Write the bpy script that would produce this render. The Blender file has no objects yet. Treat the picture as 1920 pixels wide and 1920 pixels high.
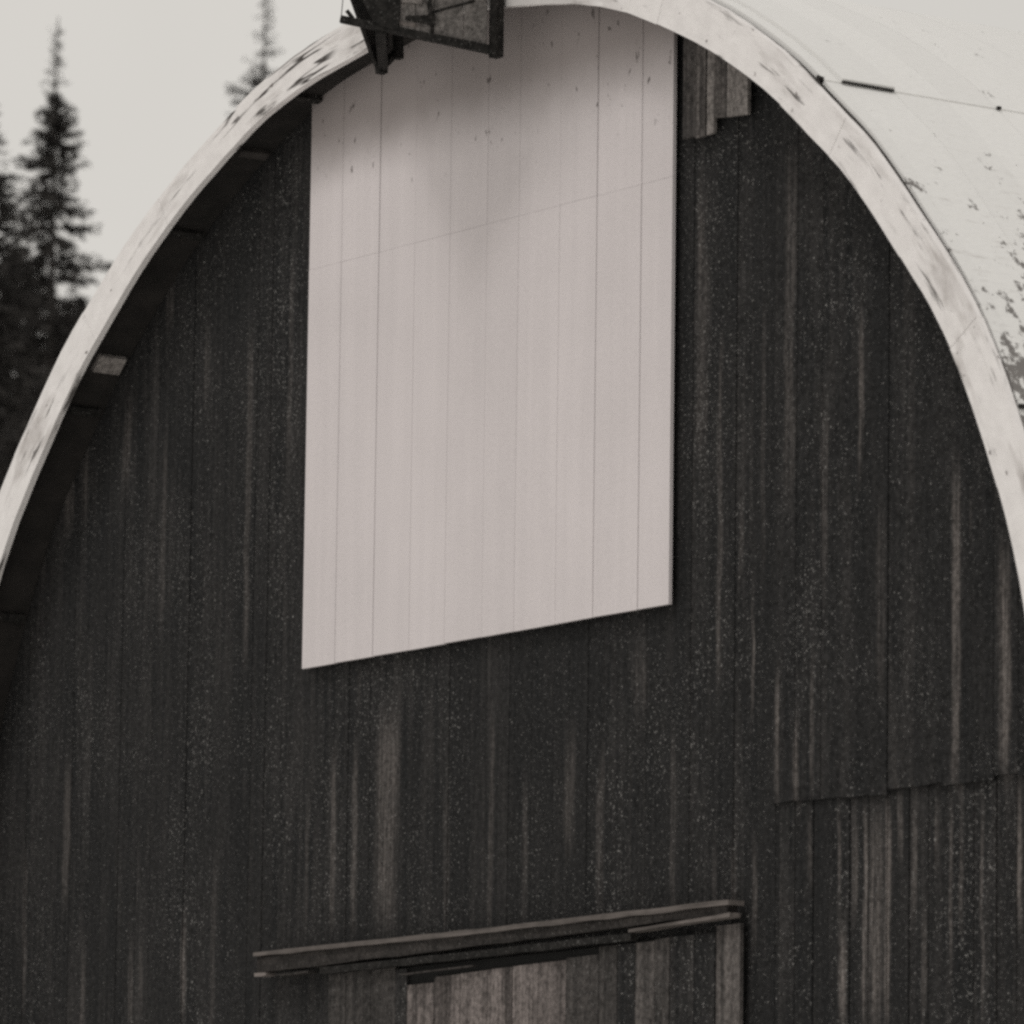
import bpy, math, random
from mathutils import Vector, Matrix, noise as mnoise
random.seed(7)
scene = bpy.context.scene
COL = scene.collection

# ------------------------------------------------------------------ camera
cam_data = bpy.data.cameras.new("camera")
cam = bpy.data.objects.new("camera", cam_data)
COL.objects.link(cam)
TH, PH, RO, FPX = math.radians(55.47237), math.radians(8.53558), math.radians(0.74762), 12171.126
F = Vector((-math.sin(TH) * math.cos(PH), math.cos(TH) * math.cos(PH), math.sin(PH)))
R0 = Vector((math.cos(TH), math.sin(TH), 0)); U0 = R0.cross(F)
Rv = R0 * math.cos(RO) + U0 * math.sin(RO); Uv = -R0 * math.sin(RO) + U0 * math.cos(RO)
m = Matrix((Rv, Uv, -F)).transposed().to_4x4()
m.translation = (26.93738, -18.2924, 1.6)
cam.matrix_world = m
cam_data.sensor_width = 36
cam_data.lens = FPX / 1920 * 36
cam_data.clip_start = 0.5
cam_data.clip_end = 4000
cam_data.dof.use_dof = True
cam_data.dof.focus_distance = 33.2
cam_data.dof.aperture_fstop = 3.2
scene.camera = cam
scene.view_settings.view_transform = 'Standard'
scene.view_settings.look = 'None'
scene.view_settings.gamma = 1
scene.view_settings.exposure = 0
scene.view_settings.use_curve_mapping = False
scene.cycles.filter_width = 2.8
scene.cycles.use_denoising = False
scene.cycles.max_bounces = 6

# ------------------------------------------------------------------ world: overcast daylight
SUN_EL, SUN_AZ = math.radians(58), math.radians(166)   # azimuth clockwise from +Y
world = bpy.data.worlds.new("World"); scene.world = world
world.use_nodes = True
nt = world.node_tree; nt.nodes.clear()
def N(t, kind, **kw):
    n = t.nodes.new(kind)
    for k, v in kw.items(): setattr(n, k, v)
    return n
sky = N(nt, 'ShaderNodeTexSky', sky_type='NISHITA'); sky.sun_disc = False
sky.sun_elevation = SUN_EL; sky.sun_rotation = SUN_AZ
bw = N(nt, 'ShaderNodeRGBToBW'); nt.links.new(sky.outputs[0], bw.inputs[0])
tc = N(nt, 'ShaderNodeTexCoord')
cl = N(nt, 'ShaderNodeTexNoise'); cl.inputs['Scale'].default_value = 9.0; cl.inputs['Detail'].default_value = 3
nt.links.new(tc.outputs['Generated'], cl.inputs['Vector'])
mr = N(nt, 'ShaderNodeMapRange'); mr.inputs[1].default_value = 0.3; mr.inputs[2].default_value = 0.7
mr.inputs[3].default_value = 6.3; mr.inputs[4].default_value = 6.75
nt.links.new(cl.outputs[0], mr.inputs[0])
mx = N(nt, 'ShaderNodeMix', data_type='FLOAT'); mx.inputs[0].default_value = 0.96
nt.links.new(bw.outputs[0], mx.inputs[2]); nt.links.new(mr.outputs[0], mx.inputs[3])
tint = N(nt, 'ShaderNodeMix', data_type='RGBA', blend_type='MULTIPLY'); tint.inputs[0].default_value = 1
tint.inputs[7].default_value = (1.02, 0.985, 0.925, 1)
nt.links.new(mx.outputs[0], tint.inputs[6])
bg = N(nt, 'ShaderNodeBackground'); bg.inputs[1].default_value = 0.1
nt.links.new(tint.outputs[2], bg.inputs[0])
wo = N(nt, 'ShaderNodeOutputWorld'); nt.links.new(bg.outputs[0], wo.inputs[0])

sd = bpy.data.lights.new("sun", 'SUN'); sd.energy = 0.75; sd.angle = math.radians(14); sd.color = (1, 0.97, 0.93)
sun = bpy.data.objects.new("sun", sd); COL.objects.link(sun)
sdir = Vector((math.sin(SUN_AZ) * math.cos(SUN_EL), math.cos(SUN_AZ) * math.cos(SUN_EL), math.sin(SUN_EL)))
sun.rotation_euler = sdir.to_track_quat('Z', 'Y').to_euler(); sun.location = sdir * 60

# ------------------------------------------------------------------ helpers
def mesh_obj(name, verts, faces, mat, parent=None, uvs=None, smooth=False):
    me = bpy.data.meshes.new(name)
    me.from_pydata([tuple(v) for v in verts], [], faces)
    if uvs is not None:
        l = me.uv_layers.new(name="UVMap")
        for p in me.polygons:
            for li in p.loop_indices:
                l.data[li].uv = uvs[me.loops[li].vertex_index]
    if smooth:
        for p in me.polygons: p.use_smooth = True
    me.materials.append(mat)
    me.update()
    o = bpy.data.objects.new(name, me); COL.objects.link(o)
    if parent is not None: o.parent = parent
    return o

def empty(name, loc=(0, 0, 0), parent=None):
    o = bpy.data.objects.new(name, None); COL.objects.link(o); o.location = loc
    if parent is not None: o.parent = parent
    return o

def prism(poly, y0, y1):
    """poly = [(x, z)...] in the gable plane, extruded from y0 (front) to y1 (back)"""
    n = len(poly)
    v = [(x, y0, z) for x, z in poly] + [(x, y1, z) for x, z in poly]
    f = [tuple(range(n)), tuple(range(2 * n - 1, n - 1, -1))]
    f += [(i, i + n, (i + 1) % n + n, (i + 1) % n) for i in range(n)]
    return v, f

def beam(a, b, w, h, w2=None, h2=None, up=(0, 0, 1)):
    a = Vector(a); b = Vector(b); d = (b - a).normalized(); up = Vector(up)
    s = d.cross(up)
    if s.length < 1e-3: s = Vector((1, 0, 0))
    s.normalize(); u = s.cross(d).normalized()
    w2 = w if w2 is None else w2; h2 = h if h2 is None else h2
    v = []
    for p, ww, hh in ((a, w, h), (b, w2, h2)):
        v += [p + s * ww / 2 * i + u * hh / 2 * j for i, j in ((-1, -1), (1, -1), (1, 1), (-1, 1))]
    f = [(3, 2, 1, 0), (4, 5, 6, 7)] + [(i, (i + 1) % 4, (i + 1) % 4 + 4, i + 4) for i in range(4)]
    return v, f

def slab(pts, thick):
    """closed plate from a planar 3-D polygon"""
    pts = [Vector(p) for p in pts]
    n = (pts[1] - pts[0]).cross(pts[-1] - pts[0]).normalized() * thick
    k = len(pts); v = pts + [p + n for p in pts]
    f = [tuple(range(k - 1, -1, -1)), tuple(range(k, 2 * k))]
    f += [(i, (i + 1) % k, (i + 1) % k + k, i + k) for i in range(k)]
    return v, f

# ------------------------------------------------------------------ materials
def base_mat(name, rough=0.9):
    mt = bpy.data.materials.new(name); mt.use_nodes = True
    t = mt.node_tree; b = t.nodes['Principled BSDF']
    b.inputs['Roughness'].default_value = rough
    b.inputs['Specular IOR Level'].default_value = 0.15
    return mt, t, b

def mapping(t, vec, scale, loc=None):
    mp = N(t, 'ShaderNodeMapping'); mp.inputs['Scale'].default_value = scale
    t.links.new(vec, mp.inputs[0])
    if loc is not None: t.links.new(loc, mp.inputs['Location'])
    return mp.outputs[0]

def noise(t, vec, scale=1, detail=4, rough=0.55):
    n = N(t, 'ShaderNodeTexNoise'); n.inputs['Scale'].default_value = scale
    n.inputs['Detail'].default_value = detail; n.inputs['Roughness'].default_value = rough
    t.links.new(vec, n.inputs['Vector']); return n.outputs[0]

def rng(t, val, a, b, c, d, smooth=False):
    r = N(t, 'ShaderNodeMapRange')
    if smooth: r.interpolation_type = 'SMOOTHSTEP'
    t.links.new(val, r.inputs[0])
    for i, x in zip((1, 2, 3, 4), (a, b, c, d)):
        if isinstance(x, (int, float)): r.inputs[i].default_value = x
        else: t.links.new(x, r.inputs[i])
    return r.outputs[0]

def math_(t, op, a, b=None, clamp=False):
    n = N(t, 'ShaderNodeMath', operation=op); n.use_clamp = clamp
    for i, x in enumerate((a, b)):
        if x is None: continue
        if isinstance(x, (int, float)): n.inputs[i].default_value = x
        else: t.links.new(x, n.inputs[i])
    return n.outputs[0]

def mixc(t, fac, a, b, blend='MIX'):
    n = N(t, 'ShaderNodeMix', data_type='RGBA', blend_type=blend)
    for i, x in ((0, fac), (6, a), (7, b)):
        if isinstance(x, (int, float)): n.inputs[i].default_value = x
        elif isinstance(x, tuple): n.inputs[i].default_value = (*x, 1)
        else: t.links.new(x, n.inputs[i])
    return n.outputs[2]

def bump(t, b, h, dist=0.004, st=0.6):
    n = N(t, 'ShaderNodeBump'); n.inputs['Distance'].default_value = dist; n.inputs['Strength'].default_value = st
    t.links.new(h, n.inputs['Height']); t.links.new(n.outputs[0], b.inputs['Normal'])

def wood(name, dark, light, wear=False, fleck=0.0, grain=(26, 26, 0.9)):
    """weathered vertical board wood; wear = pale worn strips given per board by its custom properties"""
    mt, t, b = base_mat(name)
    tcn = N(t, 'ShaderNodeTexCoord'); oi = N(t, 'ShaderNodeObjectInfo')
    off = N(t, 'ShaderNodeCombineXYZ'); t.links.new(math_(t, 'MULTIPLY', oi.outputs['Random'], 37.0), off.inputs[0])
    t.links.new(math_(t, 'MULTIPLY', oi.outputs['Random'], 91.0), off.inputs[2])
    vec = tcn.outputs['Object']
    g = noise(t, mapping(t, vec, grain, off.outputs[0]), 1, 5, 0.65)
    g2 = noise(t, mapping(t, vec, (4, 4, 1.3), off.outputs[0]), 1, 3)
    k = math_(t, 'ADD', rng(t, g, 0.36, 0.68, 0, 0.75), rng(t, g2, 0.4, 0.7, -0.12, 0.35))
    k = math_(t, 'MULTIPLY', k, rng(t, oi.outputs['Random'], 0, 1, 0.35, 1.15), True)
    colr = mixc(t, k, dark, light)
    if wear:
        sep = N(t, 'ShaderNodeSeparateXYZ'); t.links.new(vec, sep.inputs[0])
        wob = noise(t, mapping(t, vec, (1, 1, 2.2)), 1, 3)
        rag = noise(t, mapping(t, vec, (70, 70, 2.2)), 1, 4)
        for key in ('wear_a', 'wear_b', 'wear_c'):
            at = N(t, 'ShaderNodeAttribute', attribute_type='OBJECT', attribute_name=key)
            ss = N(t, 'ShaderNodeSeparateColor'); t.links.new(at.outputs['Color'], ss.inputs[0])
            # stored: x/10+.5, half width, (z low)/10, alpha = (z high)/10
            cx = math_(t, 'MULTIPLY', math_(t, 'SUBTRACT', ss.outputs[0], 0.5), 10.0)
            xx = math_(t, 'ADD', sep.outputs[0], rng(t, wob, 0.3, 0.7, -0.012, 0.012))
            dx = math_(t, 'ABSOLUTE', math_(t, 'SUBTRACT', xx, cx))
            q = math_(t, 'DIVIDE', dx, math_(t, 'MAXIMUM', ss.outputs[1], 0.0001))
            mxm = rng(t, q, 0.35, 1.25, 1, 0, True)
            lo = math_(t, 'MULTIPLY', ss.outputs[2], 10.0); hi = math_(t, 'MULTIPLY', at.outputs['Alpha'], 10.0)
            m1 = rng(t, math_(t, 'SUBTRACT', sep.outputs[2], lo), -0.12, 0.25, 0, 1, True)
            m2 = rng(t, math_(t, 'SUBTRACT', hi, sep.outputs[2]), -0.05, 0.35, 0, 1, True)
            mk = math_(t, 'MULTIPLY', math_(t, 'MULTIPLY', mxm, m1), m2)
            mk = math_(t, 'MULTIPLY', mk, rng(t, rag, 0.32, 0.62, 0.1, 1.0), True)
            at2 = N(t, 'ShaderNodeAttribute', attribute_type='OBJECT', attribute_name=key + '_tone')
            mk = math_(t, 'MULTIPLY', mk, at2.outputs['Fac'], True)
            colr = mixc(t, mk, colr, (0.155, 0.138, 0.130))
    if fleck > 0:
        f1 = noise(t, mapping(t, vec, (85, 85, 70)), 1, 2, 0.7)
        f2 = noise(t, vec, 1.3, 2)
        thr = math_(t, 'SUBTRACT', f1, rng(t, f2, 0.35, 0.65, 0.66, 0.605))
        colr = mixc(t, rng(t, thr, 0.0, 0.06, 0, fleck), colr, (0.19, 0.185, 0.18))
        f3 = noise(t, mapping(t, vec, (34, 34, 30)), 1, 4, 0.9)
        colr = mixc(t, 1.0, colr, rng(t, f3, 0.33, 0.7, 0.35, 1.95), 'MULTIPLY')
    t.links.new(colr, b.inputs['Base Color'])
    bump(t, b, g, 0.003, 0.5)
    return mt

M_wall = wood("tarred_board", (0.0125, 0.0127, 0.0132), (0.036, 0.0338, 0.0332), wear=True, fleck=0.95)
M_back = wood("wall_backing", (0.014, 0.014, 0.014), (0.02, 0.02, 0.019))
M_backgrey = wood("grey_backing", (0.10, 0.09, 0.09), (0.2, 0.18, 0.18))
M_soffit = wood("soffit_wood", (0.018, 0.0168, 0.016), (0.052, 0.046, 0.043), grain=(9, 5, 9))
M_lookout = wood("lookout_wood", (0.10, 0.09, 0.085), (0.26, 0.235, 0.225), grain=(10, 3, 10))
M_grey = wood("bare_grey_board", (0.17, 0.156, 0.149), (0.30, 0.275, 0.262), fleck=0.2)
M_dim = wood("dim_lookout_wood", (0.025, 0.023, 0.022), (0.065, 0.058, 0.055), grain=(10, 3, 10))
M_stripe = wood("striped_grey_board", (0.035, 0.032, 0.031), (0.16, 0.145, 0.138), fleck=0.3, grain=(48, 48, 0.8))
M_pale = wood("bleached_door_board", (0.05, 0.044, 0.042), (0.27, 0.235, 0.225), fleck=0.3, grain=(22, 22, 0.8))
M_mid = wood("faded_door_board", (0.03, 0.028, 0.027), (0.12, 0.108, 0.103), fleck=0.4, grain=(26, 26, 0.8))
M_beam = wood("dark_beam", (0.012, 0.0115, 0.011), (0.035, 0.032, 0.03), fleck=0.6, grain=(20, 20, 20))
M_track = wood("track_wood", (0.022, 0.020, 0.019), (0.06, 0.053, 0.05), fleck=0.5, grain=(2, 30, 40))
M_lip = wood("worn_lip", (0.07, 0.062, 0.058), (0.30, 0.265, 0.25), grain=(1.6, 30, 30))
M_hood = wood("hood_board", (0.12, 0.112, 0.107), (0.22, 0.203, 0.195), fleck=0.3)

def door_material():
    mt, t, b = base_mat("painted_door_board", 0.75)
    tcn = N(t, 'ShaderNodeTexCoord'); vec = tcn.outputs['Object']
    oi = N(t, 'ShaderNodeObjectInfo')
    sep = N(t, 'ShaderNodeSeparateXYZ'); t.links.new(vec, sep.inputs[0])
    s1 = noise(t, mapping(t, vec, (14, 14, 0.5)), 1, 4)
    s2 = noise(t, vec, 0.9, 3)
    fg = noise(t, mapping(t, vec, (130, 130, 130)), 1, 2, 0.8)
    c = mixc(t, rng(t, s1, 0.35, 0.7, 0, 0.5), (0.635, 0.592, 0.600), (0.70, 0.652, 0.660))
    c = mixc(t, 1.0, c, rng(t, s2, 0.3, 0.7, 0.95, 1.04), 'MULTIPLY')
    c = mixc(t, 1.0, c, rng(t, fg, 0.3, 0.7, 0.93, 1.07), 'MULTIPLY')
    c = mixc(t, 1.0, c, rng(t, oi.outputs['Random'], 0, 1, 0.985, 1.012), 'MULTIPLY')
    # overhang shade painted into the board colour, with some grime run down from above
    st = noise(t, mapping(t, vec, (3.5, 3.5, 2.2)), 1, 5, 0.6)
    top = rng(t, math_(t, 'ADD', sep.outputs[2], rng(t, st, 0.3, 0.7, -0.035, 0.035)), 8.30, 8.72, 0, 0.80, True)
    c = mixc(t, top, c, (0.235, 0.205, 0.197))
    # small chips in the paint high up
    ch = noise(t, mapping(t, vec, (22, 22, 11)), 1, 3, 0.6)
    band = math_(t, 'MULTIPLY', rng(t, sep.outputs[2], 8.05, 8.5, 0, 1, True), rng(t, ch, 0.665, 0.70, 0, 0.8))
    c = mixc(t, band, c, (0.07, 0.06, 0.057))
    t.links.new(c, b.inputs['Base Color'])
    bump(t, b, s1, 0.002, 0.3)
    return mt
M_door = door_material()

def rake_material():
    mt, t, b = base_mat("peeling_white_trim", 0.7)
    uv = N(t, 'ShaderNodeUVMap', uv_map="UVMap"); vec = uv.outputs[0]
    s1 = noise(t, mapping(t, vec, (2.2, 26, 1)), 1, 5, 0.6)
    s2 = noise(t, mapping(t, vec, (1.1, 4.5, 1)), 1, 4, 0.6)
    s3 = noise(t, mapping(t, vec, (9, 14, 1)), 1, 3)
    gr = noise(t, mapping(t, vec, (90, 90, 1)), 1, 2, 0.8)
    c = mixc(t, rng(t, s3, 0.3, 0.7, 0, 1), (0.75, 0.725, 0.72), (0.85, 0.825, 0.82))
    c = mixc(t, 1.0, c, rng(t, gr, 0.3, 0.7, 0.94, 1.06), 'MULTIPLY')
    patch = rng(t, s2, 0.54, 0.62, 0, 0.6)
    c = mixc(t, math_(t, 'MULTIPLY', patch, rng(t, s3, 0.35, 0.6, 0.3, 1)), c, (0.33, 0.30, 0.285))
    crack = math_(t, 'MULTIPLY', rng(t, s1, 0.585, 0.64, 0, 0.9), rng(t, s2, 0.47, 0.57, 0, 1))
    c = mixc(t, crack, c, (0.06, 0.054, 0.05))
    # long splits where the upper left board has opened up
    su = N(t, 'ShaderNodeSeparateXYZ'); t.links.new(vec, su.inputs[0])
    win = math_(t, 'MULTIPLY', rng(t, su.outputs[0], 20.8, 21.0, 0, 1), rng(t, su.outputs[0], 22.1, 21.9, 0, 1))
    sp = noise(t, mapping(t, vec, (0.9, 13, 1)), 1, 3, 0.45)
    sp = rng(t, math_(t, 'ABSOLUTE', math_(t, 'SUBTRACT', sp, 0.54)), 0.012, 0.03, 1.0, 0)
    brk = rng(t, noise(t, mapping(t, vec, (1.5, 5, 1)), 1, 2), 0.42, 0.50, 0, 1)
    c = mixc(t, math_(t, 'MULTIPLY', math_(t, 'MULTIPLY', sp, win), brk), c, (0.07, 0.063, 0.06))
    spot = rng(t, noise(t, mapping(t, vec, (11, 17, 1)), 1, 2), 0.70, 0.74, 0, 0.8)
    c = mixc(t, spot, c, (0.12, 0.10, 0.095))
    t.links.new(c, b.inputs['Base Color'])
    bump(t, b, s1, 0.003, 0.3)
    return mt
M_rake = rake_material()

def plain(name, a, bcol, scale, rough=0.9):
    mt, t, b = base_mat(name, rough)
    tcn = N(t, 'ShaderNodeTexCoord')
    n_ = noise(t, mapping(t, tcn.outputs['Object'], scale), 1, 5, 0.6)
    t.links.new(mixc(t, rng(t, n_, 0.3, 0.7, 0, 1), a, bcol), b.inputs['Base Color'])
    bump(t, b, n_, 0.01, 0.4)
    return mt
M_deck = plain("roof_deck_wood", (0.03, 0.028, 0.026), (0.06, 0.054, 0.05), (6, 1, 6))
M_snow = plain("snow", (0.74, 0.73, 0.71), (0.82, 0.81, 0.79), (0.4, 0.4, 0.4))
M_stone = plain("foundation_stone", (0.12, 0.115, 0.11), (0.26, 0.25, 0.24), (3, 3, 3))
M_bark = plain("bark", (0.035, 0.032, 0.03), (0.07, 0.063, 0.06), (8, 8, 2))
M_needle = plain("needles", (0.03, 0.0285, 0.0275), (0.068, 0.063, 0.060), (3, 3, 3))
M_iron = plain("rusty_iron", (0.015, 0.014, 0.013), (0.03, 0.027, 0.025), (9, 9, 9), 0.7)

def roof_material():
    mt, t, b = base_mat("white_roof_sheet", 0.6)
    tcn = N(t, 'ShaderNodeTexCoord'); oi = N(t, 'ShaderNodeObjectInfo')
    gm = N(t, 'ShaderNodeNewGeometry'); vec = gm.outputs['Position']
    sep = N(t, 'ShaderNodeSeparateXYZ'); t.links.new(vec, sep.inputs[0])
    fine = noise(t, mapping(t, vec, (60, 25, 60)), 1, 4, 0.8)
    hz = noise(t, mapping(t, vec, (22, 5, 34)), 1, 4, 0.7)
    c = mixc(t, rng(t, fine, 0.3, 0.7, 0, 1), (0.73, 0.725, 0.715), (0.81, 0.805, 0.795))
    c = mixc(t, 1.0, c, rng(t, oi.outputs['Random'], 0, 1, 0.97, 1.02), 'MULTIPLY')
    # thin speckled scratches, then flaked dark patches where the coating has gone on the lower sheets
    low1 = rng(t, sep.outputs[2], 8.1, 7.0, 0, 1)
    c = mixc(t, math_(t, 'MULTIPLY', rng(t, hz, 0.57, 0.70, 0, 0.55), low1), c, (0.40, 0.37, 0.355))
    bl = noise(t, mapping(t, vec, (6, 9, 9)), 1, 6, 0.72)
    bz = noise(t, mapping(t, vec, (1.7, 1.7, 1.7)), 1, 2)
    lim = math_(t, 'ADD', rng(t, sep.outputs[2], 7.95, 6.55, 0.665, 0.475), rng(t, bz, 0.35, 0.65, 0.05, -0.05))
    fl = rng(t, math_(t, 'SUBTRACT', bl, lim), 0.0, 0.035, 0, 0.85)
    c = mixc(t, fl, c, (0.10, 0.088, 0.082))
    t.links.new(c, b.inputs['Base Color'])
    bump(t, b, fine, 0.002, 0.4)
    return mt
M_roof = roof_material()

# ------------------------------------------------------------------ arch profile of the gable (inner edge of the trim)
HALF = [(0, 8.99), (.3, 8.98), (.6, 8.945), (1.1, 8.875), (1.4, 8.81), (1.7, 8.72), (2.1, 8.545), (2.45, 8.37), (2.85, 8.12), (3.2, 7.845),
        (3.5, 7.59), (3.88, 7.17), (4.13, 6.87), (4.32, 6.57), (4.5, 6.21), (4.65, 5.86), (4.76, 5.5), (4.87, 5.0), (4.94, 4.4), (4.97, 3.8), (4.98, 3.2)]
CX = 0.03
def catmull(P, sub=6):
    out = []
    for i in range(len(P) - 1):
        p0 = Vector(P[max(i - 1, 0)]) if i else Vector((-P[1][0], P[1][1]))
        p1, p2 = Vector(P[i]), Vector(P[i + 1]); p3 = Vector(P[min(i + 2, len(P) - 1)])
        for k in range(sub):
            s = k / sub
            out.append(0.5 * ((2 * p1) + (p2 - p0) * s + (2 * p0 - 5 * p1 + 4 * p2 - p3) * s * s + (3 * p1 - p0 - 3 * p2 + p3) * s ** 3))
    out.append(Vector(P[-1])); return out
raw = catmull(HALF)
LEN = [0]
for a, b_ in zip(raw[:-1], raw[1:]): LEN.append(LEN[-1] + (b_ - a).length)
TOT = LEN[-1]
def arc(s, off=0.0, side=1):
    """point (x, z) at arc length s from the apex, pushed outward by off"""
    s = min(max(s, 0), TOT - 1e-6)
    i = max(k for k in range(len(LEN) - 1) if LEN[k] <= s)
    f = (s - LEN[i]) / (LEN[i + 1] - LEN[i])
    p = raw[i].lerp(raw[i + 1], f)
    d0 = (raw[min(i + 1, len(raw) - 1)] - raw[max(i - 1, 0)]).normalized() if i else Vector((1, 0))
    d1 = (raw[min(i + 2, len(raw) - 1)] - raw[i]).normalized()
    d = d0.lerp(d1, f).normalized()
    n = Vector((-d[1], d[0]))
    p = p + n * off
    return (side * p[0] + CX, p[1])
def s_of_x(x):   # arc length for |x - CX|
    x = abs(x)
    for i in range(len(raw) - 1):
        if raw[i][0] <= x <= raw[i + 1][0]:
            return LEN[i] + (LEN[i + 1] - LEN[i]) * (x - raw[i][0]) / (raw[i + 1][0] - raw[i][0])
    return TOT
def s_of_z(z):
    for i in range(len(raw) - 1):
        if raw[i][1] >= z >= raw[i + 1][1]:
            return LEN[i] + (LEN[i + 1] - LEN[i]) * (raw[i][1] - z) / (raw[i][1] - raw[i + 1][1])
    return TOT
SOFF = 0.075
def arch_z(x, off=SOFF - 0.004):
    best = None
    u = x - CX; side = 1 if u >= 0 else -1; u = abs(u)
    prev = None
    for k in range(161):
        q = arc(TOT * k / 160, off, 1); q = (q[0] - CX, q[1])
        if prev and prev[0] <= u <= q[0]:
            return prev[1] + (q[1] - prev[1]) * (u - prev[0]) / max(q[0] - prev[0], 1e-6)
        prev = q
    return None

# ------------------------------------------------------------------ ground
gv, gf = [], []
G = 48
for i in range(G + 1):
    for j in range(G + 1):
        x = (i / G * 2 - 1); y = (j / G * 2 - 1)
        X = math.copysign(abs(x) ** 2.2, x) * 1500; Y = math.copysign(abs(y) ** 2.2, y) * 1500
        d = max(0, math.hypot(X - 5, Y) - 22)
        gv.append((X, Y, -0.02 + min(d * 0.02, 1) * 0.35 * mnoise.noise(Vector((X * .06, Y * .06, 0))) - (0.3 if d > 0 and X > 20 and Y < -10 else 0) * 0))
for i in range(G):
    for j in range(G):
        a = i * (G + 1) + j; gf.append((a, a + G + 1, a + G + 2, a + 1))
ground = mesh_obj("snow_ground", gv, gf, M_snow, smooth=True); ground["kind"] = "structure"

# ------------------------------------------------------------------ the barn
barn = empty("barn")
barn["label"] = "dark board barn with a round arched white roof and peeling white trim around its gable"
barn["category"] = "barn"
DEPTH = 13.0
CAM_L = 5.06

# gable wall: backing with every board on it
poly = [(-4.9, 0.3), (5.0, 0.3)]
for k in range(0, 41): 
    q = arc(TOT * (1 - k / 40) * 0.995, SOFF - 0.01, 1); poly.append(q)
for k in range(1, 41):
    q = arc(TOT * (k / 40) * 0.995, SOFF - 0.01, -1); poly.append(q)
v, f = prism(poly, 0.022, 0.10)
wall = mesh_obj("gable_wall", v, f, M_back, barn)

WEAR = [(-4.02, 6.83, 7.34, 0.118, .42), (-4.32, 6.6, 6.95, .12, .25), (-3.85, 6.9, 7.45, .07, .3), (-3.96, 4.74, 5.63, 0.085, .28), (-2.98, 7.89, 8.19, 0.094, .5), (-2.7, 4.08, 4.68, 0.057, .6), (-3.14, 4.16, 4.54, 0.047, .3),
 (-3.25, 3.95, 4.58, 0.057, .3), (-2.12, 5.18, 5.47, 0.05, .15), (-2.14, 5.9, 7.78, 0.066, .22), (-1.25, 4.42, 5.48, 0.057, .36), (-1.05, 4.41, 5.46, 0.066, .34), (-1.03, 5.6, 5.79, 0.034, .5),
 (-0.75, 4.36, 5.66, 0.236, .38), (0.2, 4.33, 5.54, 0.047, .25), (0.88, 4.68, 5.4, 0.104, .27), (1.14, 4.4, 5.24, 0.066, .3), (1.47, 5.32, 5.76, 0.142, .25), (2.11, 5.36, 7.18, 0.047, .26),
 (2.27, 5.86, 6.38, 0.038, .25), (2.38, 5.21, 5.93, 0.028, .4), (2.69, 6.2, 8.0, 0.094, .22), (2.61, 4.79, 5.49, 0.042, .62), (2.76, 4.78, 5.25, 0.047, .62), (2.88, 4.79, 5.54, 0.038, .38), (2.96, 5.79, 6.8, 0.066, .22),
 (3.24, 6.26, 7.12, 0.047, .35), (3.4, 5.24, 6.24, 0.075, .2), (3.53, 4.98, 5.73, 0.075, .2), (3.96, 4.75, 6.34, 0.07, .5), (4.07, 5.89, 6.16, 0.028, .35), (4.31, 4.78, 5.89, 0.094, .6),
 (2.85, 4.4, 4.79, 0.038, .5), (3.07, 4.3, 4.79, 0.03, .45), (3.1, 3.7, 4.28, 0.066, .8), (3.26, 3.7, 4.78, 0.035, .85), (3.34, 3.7, 4.76, 0.12, .5), (3.43, 3.7, 4.82, 0.05, .95), (3.52, 4.5, 4.84, 0.05, .8), (3.18, 4.2, 4.8, 0.05, .4), (3.62, 4.2, 4.82, .05, .4), (3.9, 3.9, 4.8, .04, .35), (3.98, 4.1, 4.82, .04, .3),
 (3.79, 4.4, 4.79, 0.038, .45), (4.13, 3.7, 4.79, 0.026, .32), (4.39, 4.1, 4.84, 0.04, .7), (2.09, 4.3, 4.7, 0.047, .25), (2.24, 4.3, 4.69, 0.047, .28), (2.41, 4.1, 4.75, 0.047, .3),
 (-3.4, 7.0, 7.6, .09, .25), (-2.6, 7.3, 7.9, .06, .2), (-1.75, 6.9, 8.2, .05, .12), (1.95, 6.5, 8.0, .12, .2), (2.45, 5.9, 7.3, .04, .15), (-4.4, 4.2, 5.2, .05, .2), (3.7, 3.7, 4.4, .05, .25), (0.5, 4.3, 5.2, .05, .16), (-2.4, 3.7, 5.0, .06, .16), (-3.75, 3.7, 4.6, .07, .26),
 (1.75, 4.3, 5.3, .05, .2), (-0.2, 4.3, 5.2, .06, .15), (-3.0, 6.2, 7.4, .05, .16), (2.2, 6.6, 7.7, .05, .18), (3.0, 4.9, 5.6, .05, .2), (3.15, 4.85, 5.9, .05, .18), (-1.5, 4.4, 5.3, .04, .15)]

def add_wear(o, x0, x1, z0, z1):
    hits = [w for w in WEAR if x0 - w[3] * .5 <= w[0] < x1 + w[3] * .5 and w[2] > z0 and w[1] < z1]
    hits.sort(key=lambda w: -w[4])
    for key, i in (('wear_a', 0), ('wear_b', 1), ('wear_c', 2)):
        if i < len(hits):
            w = hits[i]; o[key] = [w[0] / 10 + 0.5, w[3] / 2, w[1] / 10, w[2] / 10]; o[key + '_tone'] = min(1, w[4] * 1.3)
        else:
            o[key] = [0.0, 0.0001, 0.0, 0.0]; o[key + '_tone'] = 0.0

def board(name, x0, x1, z0, z1a, z1b, y, mat, parent, thick=0.022, lean=0.0, ragged=0.0, bot=None):
    mid = (x0 + x1) / 2
    zt = None
    pts = [(x0 + lean, z0 if bot is None else bot[0]), (x1 + lean, z0 if bot is None else bot[1])]
    if z1a == 'arch':
        pts += [(x1, arch_z(x1)), (mid, arch_z(mid)), (x0, arch_z(x0))]
    else:
        pts += [(x1, z1b), (x0, z1a)]
    v, f = prism(pts, y, y + thick)
    return mesh_obj(name, v, f, mat, parent)

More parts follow.
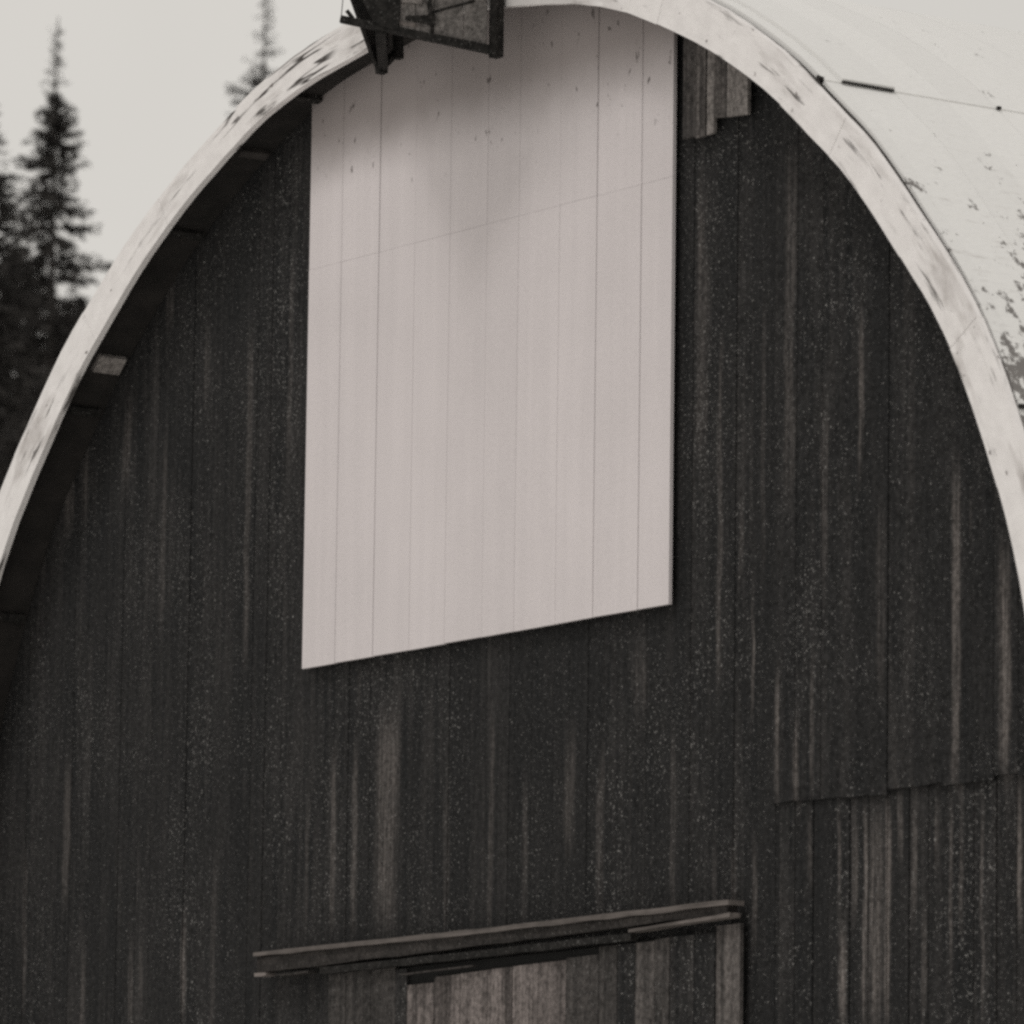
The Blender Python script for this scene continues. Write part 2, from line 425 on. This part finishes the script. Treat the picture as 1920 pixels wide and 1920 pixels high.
LAP = 4.785
x = -4.93; edges = [x]
while x < 4.9:
    x += random.choice((0.135, 0.155, 0.175, 0.19, 0.2, 0.22)); edges.append(min(x, 4.96))
for x0, x1 in zip(edges[:-1], edges[1:]):
    g = random.choice((0.0006, 0.0006, 0.001, 0.002))
    a, b_ = x0 + g, x1 - g
    if arch_z(a) is None or arch_z(b_) is None or b_ - a < 0.03: continue
    y = random.choice((-0.001, 0.0, 0.0015, 0.003)) + random.uniform(-.0006, .0006)
    lapped = x0 > 2.52
    z0 = (LAP + random.uniform(-0.012, 0.012)) if lapped else 0.32
    yy = y - (0.024 if lapped else 0)
    o = board("board", a, b_, z0, 'arch', None, yy, M_wall, wall, lean=random.uniform(-.002, .002), bot=(z0, z0 + random.uniform(-.01, .01)))
    add_wear(o, x0, x1, z0, 9)
x = 2.45; k = 0
while x < 4.86:
    w = random.choice((0.12, 0.14, 0.16, 0.18)); x1 = min(x + w, 4.93)
    o = board("board", x + 0.003, x1 - 0.003, 0.32, LAP + 0.02, LAP + 0.02, random.choice((-0.004, 0, 0.0035)), M_wall, wall, thick=0.018)
    add_wear(o, x, x1, 0.3, LAP)
    x = x1
# short bare boards nailed over the siding beside the door
for x0, x1, zb0, zb1, mt, y in ((1.85, 1.955, 8.10, 8.10, M_stripe, -0.052), (1.96, 2.04, 8.085, 8.09, M_stripe, -0.056), (2.045, 2.10, 8.09, 8.095, M_grey, -0.050),
                                (2.105, 2.215, 8.165, 8.15, M_stripe, -0.054), (2.22, 2.385, 8.15, 8.135, M_grey, -0.058)):
    o = board("board", x0, x1, zb0, 'arch', None, y, mt, wall, bot=(zb0, zb1), thick=0.02)
    if mt is M_grey: o["label"] = "short bare grey board"
    else: o["label"] = "short weather striped board"

# ---- side and back walls, foundation
v, f = prism([(-4.9, 0.3), (5.0, 0.3)] + poly[2:], DEPTH - 0.4, DEPTH - 0.3)
mesh_obj("back_wall", v, f, M_wall, barn)
for sgn in (1, -1):
    xx = CX + sgn * 4.9
    for nm, xa, xb, z0, z1, mt in (("side_wall", xx - .05, xx + .05, 0.3, 3.3, M_wall), ("foundation", xx - .16, xx + .16, -0.15, 0.3, M_stone)):
        v, f = prism([(xa, z0), (xb, z0), (xb, z1), (xa, z1)], 0.11, DEPTH - 0.41); mesh_obj(nm, v, f, mt, barn)
v, f = prism([(-5.0, -0.15), (5.1, -0.15), (5.1, 0.295), (-5.0, 0.295)], -0.06, 0.10); mesh_obj("foundation", v, f, M_stone, barn)

# ---- roof shell
def strip(name, s0, s1, off0, off1, y0, y1, side, mat, parent, nseg=12, uv=True, jit=0.0, off1b=None):
    """curved plate following the arch between arc lengths s0..s1; off0 inner, off1 outer offset"""
    v, u = [], []
    for k in range(nseg + 1):
        t_ = k / nseg; s = s0 + (s1 - s0) * t_
        oo = off1 + ((off1b if off1b is not None else off1) - off1) * t_ + (random.uniform(-jit, jit) if 0 < k < nseg else 0)
        oi_ = off0 + (random.uniform(-jit, jit) if jit and 0 < k < nseg else 0)
        pi = arc(s, oi_, side); po = arc(s, oo, side)
        v += [(pi[0], y0, pi[1]), (po[0], y0, po[1]), (po[0], y1, po[1]), (pi[0], y1, pi[1])]
        sv = s + (0 if side > 0 else 20)
        u += [(sv, 0), (sv, off1 - off0), (sv, off1 - off0 + abs(y1 - y0)), (sv, -abs(y1 - y0))]
    f = [(0, 1, 2, 3), (4 * nseg + 3, 4 * nseg + 2, 4 * nseg + 1, 4 * nseg)]
    for k in range(nseg):
        a = 4 * k
        for i in range(4):
            j = (i + 1) % 4; f.append((a + j, a + i, a + 4 + i, a + 4 + j))
    return mesh_obj(name, v, f, mat, parent, uvs=u)

roof = empty("roof", parent=barn)
for side in (1, -1):
    strip("roof_deck", 0.0, TOT, SOFF, 0.205, -0.268, DEPTH, side, M_deck, roof, 60)
    strip("soffit", 0.02, TOT - .01, SOFF - 0.012, SOFF - 0.001, -0.262, -0.002, side, M_soffit, roof, 50)
# roofing sheets in three rows each side
S1, S2 = s_of_z(7.95), s_of_z(6.30)
cols = []
y = -0.250; yn = -0.155
while y < DEPTH: cols.append((y, min(yn, DEPTH))); y = yn; yn += 0.315
for side in (1, -1):
    for r, (sa, sb, o0, o1) in enumerate(((0.03, S1, 0.236, 0.232), (S1 - 0.06, S2, 0.226, 0.222), (S2 - 0.06, TOT, 0.214, 0.214))):
        base = {}
        for c, (ya, yb) in enumerate(cols):
            w = round(yb - ya, 3); key = (w, c % 2, (side == 1 and r == 0 and c == 1))
            lift = 0.022 if key[2] else 0.0
            if key not in base:
                o = strip("roof_sheet", sa, sb, 0.2065, o0 - 0.001 * (c % 2), 0.0003, w - 0.0003, side, M_roof, roof, 16,
                          off1b=o1 + lift - 0.001 * (c % 2))
                base[key] = o; o.location.y = ya
            else:
                o = base[key].copy(); COL.objects.link(o); o.parent = roof; o.location.y = ya
# dark open lap under the lifted sheet and a nail further back
q0 = arc(S1 + 0.004, 0.2365, 1)
v, f = beam((q0[0], -0.15, q0[1]), (q0[0], 0.155, q0[1] - .002), 0.012, 0.010); mesh_obj("lap_edge", v, f, M_iron, roof)
v, f = beam((q0[0], -0.30, q0[1] + .004), (q0[0], -0.262, q0[1]), 0.012, 0.014); mesh_obj("lap_edge", v, f, M_iron, roof)
v, f = beam((q0[0], 0.78, q0[1]), (q0[0], 0.80, q0[1]), 0.015, 0.014); mesh_obj("nail_head", v, f, M_iron, roof)
q1 = arc(S2 + 0.004, 0.226, 1)
v, f = beam((q1[0], -0.25, q1[1]), (q1[0], 0.7, q1[1]), 0.014, 0.02); mesh_obj("lap_edge", v, f, M_iron, roof)

# ---- white trim round the arch: separate boards, butted with small steps
def rake(sx0, sx1, side, w0=0.0, w1=0.222, y0=-0.31, nseg=7, jit=0.0012, w1b=None):
    o = strip("rake_board", sx0 + .0006, sx1 - .0006, w0, w1, y0, y0 + 0.038, side, M_rake, barn, nseg, jit=jit, off1b=w1b)
    return o
sx = s_of_x
cuts = [0.18, sx(1.95), sx(2.95), sx(3.33), sx(3.87), sx(4.24), s_of_z(6.03), s_of_z(5.0), TOT]
offs = [(0, .222, .218), (.003, .216, .210), (0, .208, .202), (-.003, .202, .212), (.002, .213, .224), (-.003, .225, .232), (.002, .232, .234), (0, .234, .236)]
for i in range(len(cuts) - 1):
    rake(cuts[i], cuts[i + 1], 1, offs[i][0], offs[i][1], -0.31 + 0.002 * (i % 2), w1b=offs[i][2])
lc = [(0.52, sx(1.79), -.002, .199, -.316, .182), (sx(1.79) - 0.02, sx(2.55), .003, .184, -.308, .194), (sx(2.55), sx(3.28), .001, .195, -.310, .226), (sx(3.28), sx(3.95), 0, .228, -.311, .246),
      (sx(3.95), s_of_z(5.4), .002, .246, -.309, .246), (s_of_z(5.4), TOT, 0, .245, -.311, .245)]
for s0, s1, a, b_, yy, b2 in lc:
    rake(s0, s1, -1, a, b_, yy, w1b=b2)
# ---- lookouts: purlin ends carrying the overhang
for s in [1.42 + 1.32 * k for k in range(6)]:
    for side in (1, -1):
        if s > TOT - .3: continue
        a = strip("purlin_end", s, s + 0.05, 0.035, SOFF - 0.013, -0.262, -0.03, side, M_beam, barn, 1)
for x_, z_, L in ((-2.10, 8.60, 0.06), (-3.49, 7.66, 0.11)):
    s = s_of_z(z_) if abs(x_) > 1 else sx(abs(x_))
    o = strip("lookout_block", s - L / 2, s + L / 2, 0.035, SOFF - 0.013, -0.2, -0.03, -1, M_grey if z_ == 7.66 else M_dim, barn, 1)
    o["label"] = "pale wooden block under the overhang" if z_ == 7.66 else "dim wooden block under the overhang"

# ---- hay door: boards in an upper and a lower length
DX = [-1.492, -1.179, -0.823, -0.488, -0.163, 0.175, 0.461, 0.821, 1.143, 1.518, 1.775]
door = empty("hay_door", parent=barn)
v, f = prism([(-1.485, 5.85), (1.765, 5.85), (1.765, arch_z(1.765) - .05), (0.9, arch_z(.9) - .03), (0.03, arch_z(0.03) - .03), (-.8, arch_z(-.8) - .03), (-1.485, arch_z(-1.485) - .05)], -0.034, -0.028)
mesh_obj("door_backing", v, f, M_backgrey, door)
tight = {3, 6}
for i in range(10):
    a = DX[i] + (0.0012 if i in tight else 0.0022) * (1 if i else 0); b_ = DX[i + 1] - (0.0012 if i + 1 in tight else 0.0022) * (1 if i < 9 else 0)
    yb = -0.058 + random.choice((0, 0.002, -0.0015, 0.0035))
    zs0 = 7.945 - 0.016 * (a + 1.5) / 3.2; zs1 = 7.945 - 0.016 * (b_ + 1.5) / 3.2
    rb = random.uniform(-.002, .002)
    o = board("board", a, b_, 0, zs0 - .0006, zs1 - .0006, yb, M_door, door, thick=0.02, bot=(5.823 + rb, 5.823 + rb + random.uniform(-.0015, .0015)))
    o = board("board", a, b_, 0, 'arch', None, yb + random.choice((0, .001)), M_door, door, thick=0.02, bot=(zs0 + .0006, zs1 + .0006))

# ---- hay hood: a small prow of boards over the top of the door
hood = empty("hay_hood", parent=barn)
def hb(name, a, b_, w, h, mat=M_beam, **k):
    v, f = beam(a, b_, w, h, **k); return mesh_obj(name, v, f, mat, hood)
hb("beam", (0.676, -0.35, 8.705), (0.154, -0.95, 8.880), 0.05, 0.042, w2=.04, h2=.034)
hb("post", (0.668, -0.352, 8.675), (0.668, -0.352, 9.3), 0.058, 0.05)
hb("post", (-0.30, -0.40, 8.755), (-0.36, -0.40, 9.25), 0.05, 0.04, w2=.11, h2=.06)
hb("brace", (-0.285, -0.40, 8.80), (0.29, -0.80, 8.83), 0.05, 0.06)
hb("brace", (0.60, -.44, 8.965), (0.44, -.61, 8.905), 0.012, 0.012)
hb("brace", (0.46, -.60, 8.80), (0.46, -.60, 8.90), 0.014, 0.012)
hb("brace", (0.456, -.605, 8.87), (0.43, -.635, 9.25), 0.05, 0.02)
hb("brace", (0.37, -.70, 8.882), (0.47, -.59, 8.865), 0.03, 0.018, w2=.03, h2=.055)
hb("bracket", (-0.27, -0.41, 8.79), (-0.15, -0.41, 8.84), 0.03, 0.035)
hb("bracket", (-0.13, -0.41, 8.80), (-0.14, -0.41, 8.93), 0.04, 0.04)
hb("wire", (0.156, -.948, 8.89), (0.17, -.93, 9.2), 0.004, 0.004, M_iron)
hb("wire", (0.19, -.90, 8.885), (0.17, -.925, 8.925), 0.01, 0.02, M_iron)
# planks of the right cheek (grey) and of the dark nose and left cheek
def hp(pts, mat, th=0.018):
    v, f = slab(pts, th); return mesh_obj("plank", v, f, mat, hood)
def cheek(u, z):   # plane through the right post and the tip; u = x
    return (u, -0.36 - (0.66 - u) * 1.157, z)
for u0, u1 in ((.635, .56), (.557, .462), (.459, .40), (.397, .335)):
    zb = lambda u: 8.705 + (0.676 - u) * 0.335 + 0.006
    hp([cheek(u0, zb(u0)), cheek(u1, zb(u1)), cheek(u1, 9.2), cheek(u0, 9.2)], M_hood, 0.016)
hp([cheek(.345, 8.815), cheek(.29, 8.835), cheek(.262, 8.86), cheek(.215, 9.0), cheek(.14, 9.2), cheek(.36, 9.2)], M_beam, -0.03)
hp([cheek(.42, 8.95), cheek(.30, 8.97), cheek(.28, 9.2), cheek(.42, 9.2)], M_grey, -0.022)
hp([(-.32, -.39, 8.76), (-.22, -.5, 8.81), (.19, -.90, 8.99), (.12, -.83, 9.2), (-.34, -.37, 9.2)], M_beam, 0.02)
# pale splinter on the nose
hb("splinter", cheek(.405, 8.842), cheek(.30, 8.872), 0.006, 0.020, M_lip)
# hood roof, out of view, its spread shaped to shade the door top
hp([(0.15, -0.30, 9.56), (0.15, -1.15, 9.5), (0.95, -0.75, 9.28), (1.75, -0.325, 9.06)], M_deck, 0.03)
hp([(0.15, -0.30, 9.56), (-0.55, -0.325, 9.24), (-0.2, -0.8, 9.34), (0.15, -1.15, 9.5)], M_deck, 0.03)

# ---- track cover over the big sliding door
tcov = empty("door_track", parent=barn)
def tb(name, x0, x1, zl0, zl1, zr0, zr1, y0, y1, mat, rough=0.0035):
    """weathered rail board: uneven long edges, slight sag"""
    n = max(2, int((x1 - x0) / 0.16)); lo, hi = [], []
    for k in range(n + 1):
        t_ = k / n; xx = x0 + (x1 - x0) * t_
        sag = -0.006 * math.sin(math.pi * (xx + 1.9) / 4.3 * 1.0)
        lo.append((xx, zl0 + (zr0 - zl0) * t_ + sag + random.uniform(-rough, rough)))
        hi.append((xx, zl1 + (zr1 - zl1) * t_ + sag + random.uniform(-rough, rough) * .6))
    v, f = prism(lo + hi[::-1], y0, y1); return mesh_obj(name, v, f, mat, tcov)
tb("cap_board", -1.81, 2.37, 4.327, 4.349, 4.325, 4.350, -0.125, -0.03, M_lip)
tb("cover_board", -1.80, 2.34, 4.243, 4.325, 4.290, 4.323, -0.105, -0.045, M_track)
tb("lip", -1.81, -1.70, 4.222, 4.241, 4.222, 4.241, -0.115, -0.05, M_lip)
tb("lip", -1.62, -1.30, 4.214, 4.226, 4.216, 4.228, -0.11, -0.05, M_track)
tb("lip", 1.55, 2.37, 4.250, 4.262, 4.270, 4.288, -0.115, -0.05, M_lip)
tb("rail", -1.2, 1.55, 4.205, 4.24, 4.215, 4.248, -0.10, -0.06, M_beam)
tb("rail", -0.45, 0.2, 4.158, 4.166, 4.166, 4.174, -0.10, -0.08, M_track, 0.001)
# ---- sliding door
sl = empty("sliding_door", parent=barn)
v, f = prism([(-1.2, 0.35), (2.37, 0.35), (2.37, 4.2), (-1.2, 4.2)], -0.033, -0.028); mesh_obj("door_backing", v, f, M_back, sl)
for x0, x1, za, zb, mt in ((-1.19, -1.03, 4.20, 4.20, M_mid), (-1.025, -.80, 4.205, 4.205, M_mid), (-.795, -.57, 4.205, 4.205, M_mid), (-.565, -.465, 4.19, 4.19, M_wall), (-.46, -.218, 4.106, 4.106, M_pale),
                           (-.212, .02, 4.133, 4.136, M_pale), (.025, .26, 4.137, 4.142, M_pale), (.265, .48, 4.143, 4.146, M_pale), (.485, .70, 4.147, 4.150, M_pale), (.705, .94, 4.150, 4.152, M_pale),
                           (.943, 1.215, 4.160, 4.164, M_mid), (1.22, 1.37, 4.20, 4.20, M_mid), (1.375, 1.52, 4.20, 4.20, M_wall), (1.525, 1.68, 4.2, 4.2, M_mid), (1.685, 1.80, 4.205, 4.21, M_mid),
                           (1.81, 2.0, 4.21, 4.21, M_wall), (2.005, 2.17, 4.21, 4.21, M_wall), (2.18, 2.37, 4.24, 4.242, M_mid)):
    o = board("board", x0, x1, 0.36, za, zb, -0.052 + random.uniform(-.002, .002), mt, sl, thick=0.018)
    if mt is M_wall: add_wear(o, 90, 91, 0, 1)
    if mt is M_pale: o["label"] = "bleached sliding door board"

# ------------------------------------------------------------------ spruces left of the barn
def spruce(loc, top, r_of_h, label, dens=1.0, bare=0.8, seed=1, zmin=0.0, droop=0.25):
    rnd = random.Random(seed)
    root = empty("spruce_tree", loc)
    root["label"] = label; root["category"] = "spruce tree"; root["group"] = "spruces behind the barn"
    # trunk
    v, f = [], []
    n = 7; rings = [0, 2, 5, 9, 13, top - 2, top - 0.9, top]
    rad = lambda z: max(0.006, 0.16 * (1 - z / top) ** 0.9 + 0.006)
    for z in rings:
        for k in range(n):
            a = 2 * math.pi * k / n
            v.append((math.cos(a) * rad(z) + .03 * math.sin(z), math.sin(a) * rad(z), z - (0.2 if z == 0 else 0)))
    for i in range(len(rings) - 1):
        for k in range(n):
            f.append((i * n + k, i * n + (k + 1) % n, (i + 1) * n + (k + 1) % n, (i + 1) * n + k))
    mesh_obj("trunk", v, f, M_bark, root)
    V, Fc = [], []
    h = 0.12
    while h < top - 1.2:
        z0 = top - h
        near = h < 9
        nb = rnd.randint(5, 7) if h > bare else rnd.randint(2, 4)
        for _ in range(nb):
            ang = rnd.uniform(0, 2 * math.pi)
            L = r_of_h(h) * rnd.uniform(0.6, 1.3) * (1.25 if rnd.random() < .08 else 1)
            if L < 0.04: continue
            dirv = Vector((math.cos(ang), math.sin(ang), rnd.uniform(-.1, .35) if h < 2 else rnd.uniform(-droop - .2, .15)))
            base = Vector((.03 * math.sin(z0), 0, z0 + rnd.uniform(-.05, .05)))
            # branch stem, three-sided thin
            side = dirv.cross(Vector((0, 0, 1))).normalized()
            end = base + dirv * L
            k0 = len(V); tw = 0.007 + 0.006 * L
            V += [base + side * tw, base - side * tw, base + Vector((0, 0, tw * 1.6)), end]
            Fc += [(k0, k0 + 1, k0 + 3), (k0 + 1, k0 + 2, k0 + 3), (k0 + 2, k0, k0 + 3)]
            step = 0.027 if near else 0.07
            nt_ = int(L / step * (1.0 if h > bare else 0.45) * dens) + 1
            for j in range(nt_):
                tt = rnd.uniform(0.08, 1.0) ** 0.8
                p = base.lerp(end, tt) + Vector((rnd.uniform(-.02, .02), rnd.uniform(-.02, .02), rnd.uniform(-.03, .02)))
                sz = (0.095 if near else 0.2) * rnd.uniform(0.5, 1.25) * (1.15 - .5 * tt)
                if h < bare: sz *= 0.6
                for q in range(3):
                    d = (dirv.normalized() * rnd.uniform(0.2, 1) + side * rnd.uniform(-1, 1) + Vector((0, 0, rnd.uniform(-.7, .45)))).normalized()
                    w = d.cross(Vector((rnd.uniform(-1, 1), rnd.uniform(-1, 1), rnd.uniform(-1, 1)))).normalized() * sz * 0.24
                    k0 = len(V); e = p + d * sz
                    V += [p - w, p + w, e]; Fc.append((k0, k0 + 1, k0 + 2))
        h += (0.045 + 0.012 * min(h, 4)) if near else 0.13
    mesh_obj("crown", V, Fc, M_needle, root)
    return root

spruce((-37.76, 19.64, 0), 18.66, lambda h: 0.04 + (0.15 * h if h < 1 else 0.15 + 0.215 * (h - 1)) if h < 6 else 1.08 + .1 * (h - 6), "tall narrow spruce with a long bare leader against the sky left of the barn", seed=3, bare=1.0, dens=1.0)
spruce((-40.73, 24.38, 0), 20.2, lambda h: 0.04 + 0.24 * min(h, 7), "spruce whose thin tip shows just above the arched roof edge near the hood", seed=5, bare=1.15, dens=0.7)
spruce((-33.79, 16.53, 0), 16.6, lambda h: 0.05 + 0.21 * min(h, 7), "spruce cut by the left picture edge, with loose ragged branches", seed=8, bare=0.9)
spruce((-41.2, 21.2, 0), 16.8, lambda h: 0.12 + 0.36 * min(h, 5), "dense low spruce crown between the left picture edge and the tall leader", seed=11, bare=.3, dens=1.1)
spruce((-46.3, 25.0, 0), 17.7, lambda h: 0.04 + 0.25 * min(h, 6), "small spruce tip touching the roof edge, right of the tall narrow spruce", seed=13, bare=.6)
spruce((-53.5, 29.0, 0), 18.6, lambda h: 0.10 + 0.33 * min(h, 6), "farthest spruce, a dark crown filling the gap behind the tall narrow spruce", seed=17, bare=.4)
spruce((-36.6, 17.6, 0), 15.2, lambda h: 0.12 + 0.34 * min(h, 5), "bushy dark spruce low at the left picture edge, under the ragged one", seed=23, bare=.3, dens=1.1)
spruce((-31.0, 15.6, 0), 13.2, lambda h: 0.10 + 0.33 * min(h, 5), "lowest and nearest spruce, its dark crown beside the barn's left roof edge", seed=19, bare=.3, dens=1.1)
